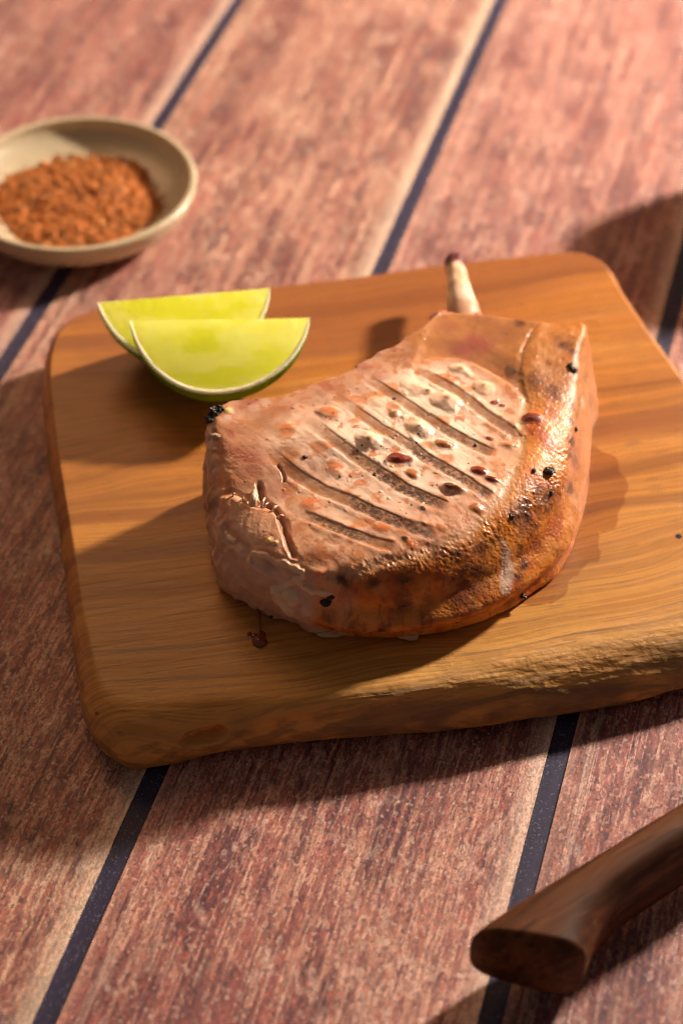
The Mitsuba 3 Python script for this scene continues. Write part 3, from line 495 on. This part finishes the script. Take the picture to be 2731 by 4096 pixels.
    # fat
    lay((.60, .185, .018), fat)
    fn = nz(140, 4, 31)
    lay((.66, .255, .055), fat * sstep(.45, .7, fn) * .85)
    lay((.36, .050, .003), fat * sstep(.50, .28, fn) * .8)
    lay((.58, .26, .115), fat * sstep(.56, .74, nz(95, 3, 32)) * .55 * wall)
    lay((.58, .31, .16), np.exp(-((sd - .0002) / .0016) ** 2) * infat * .75)
    vein = meshkit.fbm(np.c_[th * 40, v[:, 2] * 260, rr * 90], 4, 33)
    lay((.22, .048, .008), fat * sstep(.54, .74, vein) * .65 * (.35 + .65 * wall))
    lay((.34, .100, .016), fat * wall * sstep(.55, 1.0, np.cos(th - math.radians(15))) * .8)  # right wall painted darker, to offset the key lamp striking it squarely
    up = np.exp(-(np.hypot((v[:, 0] - PTS['upper_step'][6][0] - .010) / .024, (v[:, 1] - PTS['upper_step'][6][1] - .014) / .024)) ** 3)      # browned amber fat and meat at the far end
    am = nz(210, 4, 62); lay((.36, .125, .026), .92 * up * sstep(.0, .004, us + .004 * warp) * (.75 + .5 * am)); lay((.50, .215, .065), .7 * up * sstep(.5, .72, am)); lay((.20, .050, .012), .7 * up * sstep(.56, .72, nz(260, 3, 63)))
    for x, y, z, r, s in A['browns']: lay((.26, .085, .028), s * (.3 + 1.3 * blot) * np.exp(-(near([x, y, z]) * (1 + .7 * warp) / r) ** 2))
    for x, y, z, r, s in A['reds']: lay((.31, .065, .048), s * .95 * np.exp(-(near([x, y, z]) * (1 + .9 * warp) / r) ** 2))
    for x, y, z, r, s in A['pale']: lay((.60, .40, .30), s * .9 * sstep(.35, .8, np.exp(-(near([x, y, z]) / (r * 1.1)) ** 2) * (.45 + 1.1 * blot)))
    lay((.54, .285, .175), flap * (.55 + .4 * base1)); lay((.62, .40, .27), flap * sstep(.55, .75, nz(300, 3, 36)) * .7)
    lay((.60, .22, .09), .5 * flap * np.exp(-(ftd / .004) ** 2))
    lay((.16, .055, .035), cr * .85)
    lay((.68, .49, .33), cream * .9); lay((.78, .55, .22), yel)
    burn = np.zeros(len(v))
    for x, y, z, r, s in A['burnt']: burn = np.maximum(burn, s * np.exp(-(near([x, y, z]) * (1 + 1.1 * warp) / (r * 1.1)) ** 2))
    b1 = nz(420, 4, 41)
    lay((.19, .045, .008), burn * .9 * sstep(.26, .48, b1 + .25 * burn))
    lay((.075, .018, .006), burn * .9 * sstep(.52, .64, b1 + .12 * burn))
    lay((.20, .055, .016), crust * .5 * sstep(.5, .7, nz(700, 3, 42)))
    lay((.012, .007, .006), np.maximum(burn, .40 * crust) * sstep(.69, .76, nz(900, 3, 43) + .06 * burn))
    # nubs
    caps = {0: ((.84, .60, .41), .4), 1: ((.42, .17, .06), .9), 2: ((.40, .125, .030), .95), 3: ((.17, .022, .010), 1.), 4: ((.62, .150, .030), .85), 5: ((.10, .03, .012), .95)}
    for prof, k, lean, dr_ in nubm:
        if k in (0, 1): lay((.84, .58, .39), .6 * sstep(.05, .35, prof))
        c, s = caps[int(k)]
        m = {0: sstep(.8, 1., prof) * .4, 1: sstep(.74, .9, prof + .25 * warp), 2: sstep(.15, .45, prof + .3 * warp), 3: sstep(.18, .42, prof + .3 * warp), 4: sstep(.0, .8, prof) * sstep(.42, .58, nz(420, 3, 47) + .12 * prof), 5: sstep(.45, .7, prof + .4 * warp)}[int(k)]
        lay(c, m * s)
        if k == 3: lay((.36, .06, .02), sstep(.5, .7, fine) * m * .7)
    # grill char: gritty brown-black along the bars
    lay((.19, .090, .050), ch_all * .9 * sstep(.33, .50, fine))
    lay((.045, .018, .010), ch_all * sstep(.47, .56, .55 * spk + .45 * fine))
    # brown crumbs of spice and ground pepper
    rng = np.random.default_rng(11)
    tree = cKDTree(v)
    sel = rng.integers(0, len(v) - 1, 6000); sel = sel[(N[sel, 2] > -.2) & (v[sel, 2] > .021)]
    keep = rng.random(len(sel)) < np.where(fat[sel] > .5, .25, .16); sel = sel[keep][:330]
    for s in sel:
        r = rng.choice([.00013, .0002, .00032], p=[.55, .33, .12]); hit = tree.query_ball_point(v[s], r)
        c = (.015, .009, .007) if rng.random() < .7 else (.16, .05, .015); col[hit] = c
    col *= (.90 + .20 * fine)[:, None]
    v2 = v + N * disp[:, None]
    v2[:, 2] = np.maximum(v2[:, 2], .0201)
    N2 = vnormals(v2, f)
    # ---- parts
    fm = fat[f].mean(1) > .5; pm = (flap[f].mean(1) > .5) & ~fm
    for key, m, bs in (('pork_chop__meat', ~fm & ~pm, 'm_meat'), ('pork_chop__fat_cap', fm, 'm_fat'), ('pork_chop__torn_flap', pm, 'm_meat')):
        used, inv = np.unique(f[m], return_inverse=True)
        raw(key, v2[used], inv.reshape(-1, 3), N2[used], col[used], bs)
    return v2, N2
CHOP_V, CHOP_N = chop()
thing('pork_chop', 'thick grilled pork chop with grill marks, browned fat edge and a bare rib bone', 'pork chop')
labels['pork_chop__torn_flap'] = {'label': 'torn pinkish flap of meat at the front left corner'}
labels['pork_chop__fat_cap'] = {'label': 'glossy amber fat rim with burnt patches'}

_tree = cKDTree(CHOP_V)
def on_chop(p):
    k = _tree.query(p)[1]; return CHOP_V[k], CHOP_N[k]
def bone():
    P = CubicSpline(np.linspace(0, 1, len(PTS['bone'])), np.array(PTS['bone']))(np.linspace(0, 1, 90))
    s = np.linspace(0, 1, 90)
    r = .0056 - .0021 * sstep(.15, .75, s) + .0003 * sstep(.8, .95, s)
    r = r * np.sqrt(np.clip(1 - np.clip((s - .93) / .07, 0, 1) ** 2.5, .0, 1)); r[-1] = 1e-4
    v, f = tube(P, r, 60); n = vnormals(v, f)
    if (n[2000] * (v[2000] - P[2000 // 60])).sum() < 0: f = f[:, ::-1]; n = -n
    v = v + n * (.0007 * (meshkit.fbm(v * 220, 3, 3) - .5) + .0002 * (meshkit.fbm(v * 900, 2, 3) - .5))[:, None]
    n = vnormals(v, f); sv = np.repeat(s, 60)
    c = np.tile(np.array([.74, .54, .35]), (len(v), 1))
    def lay(q, m): c[:] = c * (1 - m[:, None]) + np.array(q) * m[:, None]
    lay((.55, .28, .15), .7 * sstep(.46, .66, meshkit.fbm(v * 260, 3, 9))); lay((.42, .16, .09), .7 * sstep(.42, .22, sv))
    lay((.70, .62, .50), .5 * sstep(.5, .7, meshkit.fbm(v * 140, 3, 19)))
    e = np.linalg.norm(v[:, :2] - np.repeat(P[:, :2], 60, 0), axis=1)
    left = sstep(-.0, -.0016, (v - np.repeat(P, 60, 0)) @ unit(np.array([1., .25, .0])) + .0006)
    lay((.13, .045, .03), .85 * left * sstep(.50, .62, meshkit.fbm(v * 420, 3, 29)) * sstep(.35, .6, sv))
    lay((.115, .012, .016), sstep(.76, .84, sv + .10 * (meshkit.fbm(v * 400, 2, 5) - .5)))
    raw('pork_chop__rib_bone', v, f, n, c, 'm_bone')
bone()
scene['m_scrap'] = {'type': 'twosided', 'b': {'type': 'principled', 'base_color': {'type': 'rgb', 'value': [.50, .20, .125]}, 'roughness': .35, 'specular': .5, 'clearcoat': .5}}
for k, (x, y, z, r) in enumerate(PTS['scrap']):
    m = blob(r, 150 + k, (1.2, .9, .8), .4, 1.8, 3); m.apply_translation([x, y, z]); add(numbered('pork_chop__meat_scrap'), m, 'm_scrap', True)
labels['pork_chop__rib_bone'] = {'label': 'bare cream rib bone with a dark red tip'}
for k, p in enumerate(PTS['charred_tip']):
    q, nn = on_chop(p); m = blob((.0015, .0017, .0013)[k], 40 + k, (1, 1, 1.1), .8, 2.2, 4); m.apply_translation(q + nn * .0004)
    add(numbered('pork_chop__charred_tip'), m, 'm_char', True)
for k, (x, y, z, r) in enumerate(PTS['crumb']):
    q, nn = on_chop([x, y, z]); m = blob(r * .75, 60 + k, (1.2, .9, .7), .75, 2.2, 3)
    m.apply_transform(trimesh.transformations.rotation_matrix(k * 1.3, [0, 0, 1])); m.apply_translation(q + nn * r * .25)
    add(numbered('pork_chop__char_crumb'), m, 'm_char', True)
scene['m_drip'] = {'type': 'twosided', 'b': {'type': 'principled', 'base_color': {'type': 'rgb', 'value': [.46, .31, .19]}, 'roughness': .3, 'specular': .5, 'clearcoat': .4}}
for k, (x, y, z, r) in enumerate(PTS['white_drip']):
    m = blob(r * .7, 90 + k, (1.3, .8, .5), .25, 1.3, 3); m.apply_translation([x, y + .0005, max(.0208, z - .0006)])
    add(numbered('pork_chop__soft_fat_drop'), m, 'm_drip', True)
scene['m_strand'] = {'type': 'twosided', 'b': {'type': 'principled', 'base_color': {'type': 'rgb', 'value': [.66, .48, .34]}, 'roughness': .2, 'specular': .6, 'clearcoat': .6}}
for k in range(len(PTS['strand']) // 2):
    a, b = np.array(PTS['strand'][2 * k]), np.array(PTS['strand'][2 * k + 1])
    qa, na = on_chop(a); qb, nb = on_chop(b)
    s = np.linspace(0, 1, 12)[:, None]; p = qa + (qb - qa) * s + np.array([0, -.0008, .0014]) * np.sin(np.pi * s)
    v, f = tube(p, (.0008, .0005, .0004, .0003, .00035, .0003, .0003, .0003)[k] * (1.15 - .5 * s[:, 0]), 12)
    add(numbered('pork_chop__meat_strand'), trimesh.Trimesh(v, f, process=False), 'm_strand', True)
a, b = np.array(PTS['white_chip'][0]), np.array(PTS['white_chip'][1])
qa, _ = on_chop(a); qb, _ = on_chop(b)
m = blob(1.0, 7, (.0019, .0010, .0007), .3, 2.0, 3); dv = qb - qa
m.apply_transform(trimesh.transformations.rotation_matrix(math.atan2(dv[1], dv[0]), [0, 0, 1])); m.apply_translation((qa + qb) / 2 + [0, 0, .0004])
add('pork_chop__white_chip', m, 'm_drip', True)

# dark juice that ran out of the corner
p = np.array(PTS['drip']); pj = np.array(PTS['juice'])
pts = np.vstack([p[0], p[1], [pj[0][0] + .0002, pj[0][1] + .003, .0215], [pj[0][0], pj[0][1] + .0008, .0206]])
v, f = tube(CubicSpline(np.linspace(0, 1, 4), pts)(np.linspace(0, 1, 30)), np.interp(np.linspace(0, 1, 30), [0, .25, .6, 1], [.0009, .0004, .0003, .0004]), 16)
ms = [trimesh.Trimesh(v, f, process=False)]
for k, (x, y, z, r) in enumerate(pj):
    m = blob(r, 120 + k, (1.1, 1.1, .62), .25, 1.5, 3); m.apply_translation([x, y, .0201 + r * .25]); ms.append(m)
add('juice_drip', trimesh.util.concatenate(ms), 'm_juice', True)
thing('juice_drip', 'dark red-brown drip of meat juice on the board below the torn corner of the chop', 'drip')

# ------------------------------------------------------------------ lime wedges
def flesh_color(dark):
    def fn(p, n, uv):
        s = noise(p.x * 1100, p.y * 500, p.z * 500); b = fbm(p.x * 90, p.y * 160, p.z * 160, 3)
        c = mix((.92, .92, .26), (.97, .97, .50), smoothstep(.3, .7, b))
        c = mix(c, (.98, .98, .62), .6 * smoothstep(.58, .85, s))
        return mix(c, (.84, .87, .14), dark * smoothstep(.55, .3, b))
    return fn
def flesh_bump(p, n, uv): return fbm(p.x * 700, p.y * 700, p.z * 700, 2)
def thin(col, trans, rough, bump=None, sc=1e-4):
    m = {'type': 'principledthin', 'base_color': col, 'roughness': rough, 'diff_trans': trans, 'eta': 1.4, 'spec_trans': 0.0}
    return {'type': 'bumpmap', 'arbitrary': proc(bump, 1e-4), 'scale': sc, 'nested': m} if bump else m
scene['m_flesh'] = thin(proc(flesh_color(.9)), 1.68, .18, flesh_bump, .00030)
scene['m_pith'] = thin({'type': 'rgb', 'value': [.98, .96, .80]}, .35, .5)
def peel_color(p, n, uv): return mix((.13, .24, .012), (.30, .42, .03), fbm(p.x * 200, p.y * 200, p.z * 200, 3))
def peel_bump(p, n, uv): return noise(p.x * 900, p.y * 900, p.z * 900)
scene['m_peel'] = thin(proc(peel_color), .6, .35, peel_bump, .0002)
def lime(key, pa, pb, r, tilt, spread, seed, end=.92):
    """pa, pb: the ends of the core line; tilt: how steeply the near face falls, spread: the wedge's angle"""
    pa, pb = np.array(pa), np.array(pb); X = unit(pb - pa); half = np.linalg.norm(pb - pa) / 2; M = (pa + pb) / 2
    Yn = unit(np.cross(X, [0, 0, 1])); Z = np.cross(Yn, X)
    if Yn[1] > 0: Yn = -Yn
    if Z[2] < 0: Z = -Z
    nx, na = 150, 60
    xs = np.sin(np.linspace(-math.pi / 2, math.pi / 2, nx)) * .999
    prof = r * np.clip(1 - np.abs(xs) ** 2.05, 0, 1) ** .55
    prof = prof * (1 + .02 * np.sin(xs * 3 + seed))
    t_peel, t_pith = .0006, .0021
    R0, R1, R2 = prof, np.maximum(prof - t_peel, 0), np.maximum(prof - t_pith - .0022 * np.abs(xs) ** 3, 0)
    def at(x, rho, phi): return M + X * (x * half)[..., None] + Yn * (rho * np.cos(phi))[..., None] - Z * (rho * np.sin(phi))[..., None]
    def grid(P, flip=False):
        a, b = P.shape[:2]; i, j = np.meshgrid(np.arange(a - 1), np.arange(b - 1), indexing='ij'); q = i * b + j
        F = np.stack([q, q + b, q + b + 1, q + 1], -1).reshape(-1, 4); F = np.vstack([F[:, [0, 1, 2]], F[:, [0, 2, 3]]])
        return trimesh.Trimesh(P.reshape(-1, 3), F[:, ::-1] if flip else F, process=False)
    x2 = xs[:, None]
    def face(phi, sgn):
        s = np.linspace(0, 1, na)[None]
        nrm = sgn * (Yn * math.sin(phi) + Z * math.cos(phi))
        rho = R2[:, None] * s; P = at(np.broadcast_to(x2, rho.shape), rho, np.full_like(rho, phi))
        bulge = .0008 * np.sin(np.pi * np.clip(s, 0, 1)) ** .6 * np.clip(1 - np.abs(x2) ** 6, 0, 1) + .0007 * (meshkit.fbm(P * 320, 3, seed) - .5) * np.sin(np.pi * np.clip(s * 1.0, 0, 1)) ** .5
        Pf = P + nrm * bulge[..., None]
        s2 = np.linspace(0, 1, 10)[None]; rho = R2[:, None] + (R1 - R2)[:, None] * s2
        Pp = at(np.broadcast_to(x2, rho.shape), rho, np.full_like(rho, phi)); Pp = Pp + nrm * (.0004 * np.sin(np.pi * s2) + .0003 * (meshkit.fbm(Pp * 500, 2, seed) - .5))[..., None]
        s3 = np.linspace(0, 1, 4)[None]; rho = R1[:, None] + (R0 - R1)[:, None] * s3
        Pg = at(np.broadcast_to(x2, rho.shape), rho, np.full_like(rho, phi)) - nrm * (.0002 * s3)[..., None]
        return grid(Pf, sgn < 0), grid(Pp, sgn < 0), grid(Pg, sgn < 0)
    f1, p1, g1 = face(tilt, 1); f2, p2, g2 = face(tilt + spread, -1)
    phis = np.linspace(tilt, tilt + spread, 50)[None]
    rho = np.broadcast_to(R0[:, None], (nx, 50)); P = at(np.broadcast_to(x2, rho.shape), rho, np.broadcast_to(phis, rho.shape))
    skin = grid(P)
    lin = grid(at(np.broadcast_to(x2, rho.shape), np.broadcast_to(R1[:, None], (nx, 50)) * .995, np.broadcast_to(phis, rho.shape)))
    low = skin.vertices[:, 2].min(); dz = .0203 - low
    cat = lambda *m: trimesh.util.concatenate(list(m))
    for nm, mesh, bs in (('flesh', cat(f1, f2), 'm_flesh'), ('pith', cat(p1, p2, lin), 'm_pith'), ('peel', cat(skin, g1, g2), 'm_peel')):
        mesh.apply_translation([0, 0, dz]); add(f'{key}__{nm}', mesh, bs, True)
    return dz
PL = PTS['lime']
lime('lime_wedge', PL[0], PL[1], .0268, math.radians(28), math.radians(80), 3)
lime('lime_wedge_001', PL[2], PL[3], .0250, math.radians(33), math.radians(78), 8)
thing('lime_wedge', 'juicy lime wedge in front, its whole cut face towards the viewer', 'lime wedge', 'lime wedges on the board')
thing('lime_wedge_001', 'lime wedge at the back, half hidden behind the other wedge', 'lime wedge', 'lime wedges on the board')

# ------------------------------------------------------------------ dish of spice
BX, BY = PTS['bowl_centre']
def arc(cx, cz, r, a0, a1, n=14): return [(cx + r * math.cos(a), cz + r * math.sin(a)) for a in np.radians(np.linspace(a0, a1, n))]
prof = [(.0004, .0020), (.022, .0020), (.0235, .0004), (.0262, .0004), (.0275, .0020)] + [(.0275 + .0185 * math.sin(t), .0020 + .0205 * (1 - math.cos(t)) ** 1.0) for t in np.linspace(.12, 1.45, 24)]
prof += arc(.0448, .0222, .0016, -10, 180, 14)
prof += [(.0432 - .0432 * (1 - math.cos(t)), .0212 - .0160 * math.sin(t) ** .9) for t in np.linspace(.05, math.pi / 2 - .02, 40)]
v, f = lathe(prof, 200); v[:, 2] *= .72; v[:, :2] = v[:, :2] + [BX, BY]
add('spice_dish', trimesh.Trimesh(v, f, process=False), 'm_bowl', 40)
thing('spice_dish', 'small round beige ceramic dish at the upper left edge of the picture', 'dish')
def spice():
    n, m = 260, 90; th = np.linspace(0, 2 * np.pi, n, endpoint=False); s = np.linspace(.003, 1, m)
    edge = .0362 + .0016 * (meshkit.fbm(np.c_[np.cos(th) * 3, np.sin(th) * 3, 0 * th], 3, 3) - .5) * 2
    x, y = np.outer(s, edge * np.cos(th)), np.outer(s, edge * np.sin(th)); rr = np.hypot(x, y)
    z = .0068 + .0028 * (1 - (rr / .0362) ** 2) ** 1 + .0030 * (meshkit.fbm(np.stack([x * 90, y * 90, 0 * x], -1), 3, 2) - .5) + .0022 * (meshkit.fbm(np.stack([x * 420, y * 420, 0 * x], -1), 3, 6) - .5)
    z = np.where(rr > .0342, np.minimum(z, .0092), z)
    v = np.stack([x + BX, y + BY, z], -1).reshape(-1, 3); f = rings_faces(m, n)[:, ::-1]
    rng = np.random.default_rng(5); V, Fs, Cs = [v], [f], []
    g = meshkit.fbm(v * 500, 3, 4); g2 = meshkit.fbm(v * 900, 2, 9)
    c = np.outer(np.ones(len(v)), (.42, .115, .012)); c = c * (1 - sstep(.5, .7, g)[:, None] * .7) + np.array([.12, .055, .012]) * sstep(.5, .7, g)[:, None] * .7
    c = c * (1 - sstep(.62, .75, g2)[:, None] * .7) + np.array([.55, .22, .06]) * sstep(.62, .75, g2)[:, None] * .7
    Cs.append(c); off = len(v); ico = trimesh.creation.icosphere(subdivisions=1)
    for k in range(4200):
        a, q = rng.uniform(0, 2 * np.pi), math.sqrt(rng.random()) * .0350
        px, py = q * math.cos(a), q * math.sin(a); j = int(np.argmin(np.abs(s - q / .0362))); i = int(a / (2 * np.pi) * n) % n
        r = rng.choice([.0002, .00035, .0008], p=[.70, .26, .04]); R = trimesh.transformations.random_rotation_matrix(rng.random(3))[:3, :3]
        vv = (ico.vertices * r * np.array([1.5, .8, .45])) @ R.T + [px + BX, py + BY, z[j, i] + r * .3]
        V.append(vv); Fs.append(ico.faces + off); off += len(vv)
        pal = [(.46, .130, .014), (.28, .060, .006), (.10, .06, .010), (.62, .34, .11), (.05, .02, .006), (.46, .13, .015)]
        Cs.append(np.tile(pal[rng.choice(6, p=[.32, .2, .18, .10, .08, .12])], (len(vv), 1)))
    v, f, c = np.vstack(V), np.vstack(Fs), np.vstack(Cs)
    raw('spice_mix', v, f, vnormals(v, f), c, 'm_spice')
spice()
labels['spice_mix'] = {'label': 'orange-brown ground spice mix heaped in the beige dish', 'category': 'spice', 'kind': 'stuff'}

# ------------------------------------------------------------------ knife, its handle in the lower right corner
def knife():
    Lp, Rp = np.array(PTS['handle_left']), np.array(PTS['handle_right']); m = 120
    k = np.linspace(0, 1, len(Lp)); s = np.linspace(0, 1, m); A, B = CubicSpline(k, Lp)(s), CubicSpline(k, Rp)(s)
    n = 72; V = []
    for i in range(m):
        w = B[i] - A[i]; W = np.linalg.norm(w); u = w / W; c = (A[i] + B[i]) / 2; H = .0262; zc = .0003 + H / 2
        ph = np.linspace(0, 2 * np.pi, n, endpoint=False); e = 2 / 4.2
        x = np.sign(np.cos(ph)) * np.abs(np.cos(ph)) ** e * W * .535; z = np.sign(np.sin(ph)) * np.abs(np.sin(ph)) ** e * H * .5
        z = np.where(z < 0, z * (1 - .52 * (.5 - x / (W * 1.07))), z) - .0016 * (x / (W * .5)) ** 2 * (z > 0)
        V.append(np.c_[c[0] + u[0] * x, c[1] + u[1] * x, zc + z])
    V = np.array(V); ax = V[0].mean(0) - V[6].mean(0); ax /= np.linalg.norm(ax); ax[2] = 0
    cap = []
    for sc, o in ((.02, .0048), (.35, .0046), (.62, .0040), (.80, .0030), (.92, .0017), (.975, .0007)):
        cap.append(V[0].mean(0) + (V[0] - V[0].mean(0)) * sc + ax * o)
    endc = V[-1].mean(0) + (V[-1] - V[-1].mean(0)) * .02
    L = cap + list(V) + [endc]; v = np.vstack(L); f = rings_faces(len(L), n); N = vnormals(v, f)
    q = len(cap) * n + n * 60 + n // 4
    if N[q, 2] < 0: f = f[:, ::-1]
    v = v + vnormals(v, f) * (.0004 * (meshkit.fbm(v * 90, 3, 2) - .5))[:, None]
    add('knife__handle', trimesh.Trimesh(v, f, process=False), 'm_handle', True)
    d = unit((V[-1].mean(0) - V[-12].mean(0)) * [1, 1, 0]); sdir = np.array([-d[1], d[0], 0]); o = V[-1].mean(0) * [1, 1, 0] + [0, 0, .011]
    bl = [(0, -.008), (.006, -.012), (.13, -.012), (.155, .004), (.10, .011), (0, .009)]
    top = [o + d * (a - .01) + sdir * b + [0, 0, .0009] for a, b in bl]; bot = [p - [0, 0, .0018] for p in top]
    k = len(bl); fc = [(0, i, i + 1) for i in range(1, k - 1)] + [(k, k + i + 1, k + i) for i in range(1, k - 1)]
    for i in range(k): j = (i + 1) % k; fc += [(i, k + i, k + j), (i, k + j, j)]
    bm = trimesh.Trimesh(np.array(top + bot), np.array(fc), process=True); bm.fix_normals()
    add('knife__blade', bm, 'm_steel', False)
knife()
thing('knife', 'dark brown wooden knife handle lying on the planks in the lower right corner', 'knife')

# ------------------------------------------------------------------ unseen round vessel, added outside the frame to cast the shadow behind the board
def shadow_caster():
    x, y = 0.189, 0.199
    R, H = .036, .052
    pr = [(.0004, .0006), (R * .8, .0006)] + arc(R * .8, .0046, .004, -80, -10, 6) + [(R, H - .0015)] + arc(R - .0015, H - .0015, .0015, 0, 180, 8) + [(R - .003, .008), (R * .7, .005), (.0004, .005)]
    v, f = lathe(pr, 96); v[:, :2] += [x, y]
    add('shadow_caster', trimesh.Trimesh(v, f, process=False), 'm_bowl', 40)
shadow_caster()
thing('shadow_caster', 'beige vessel added beyond the right edge of the picture to cast the shadow behind the board', 'shadow_caster')
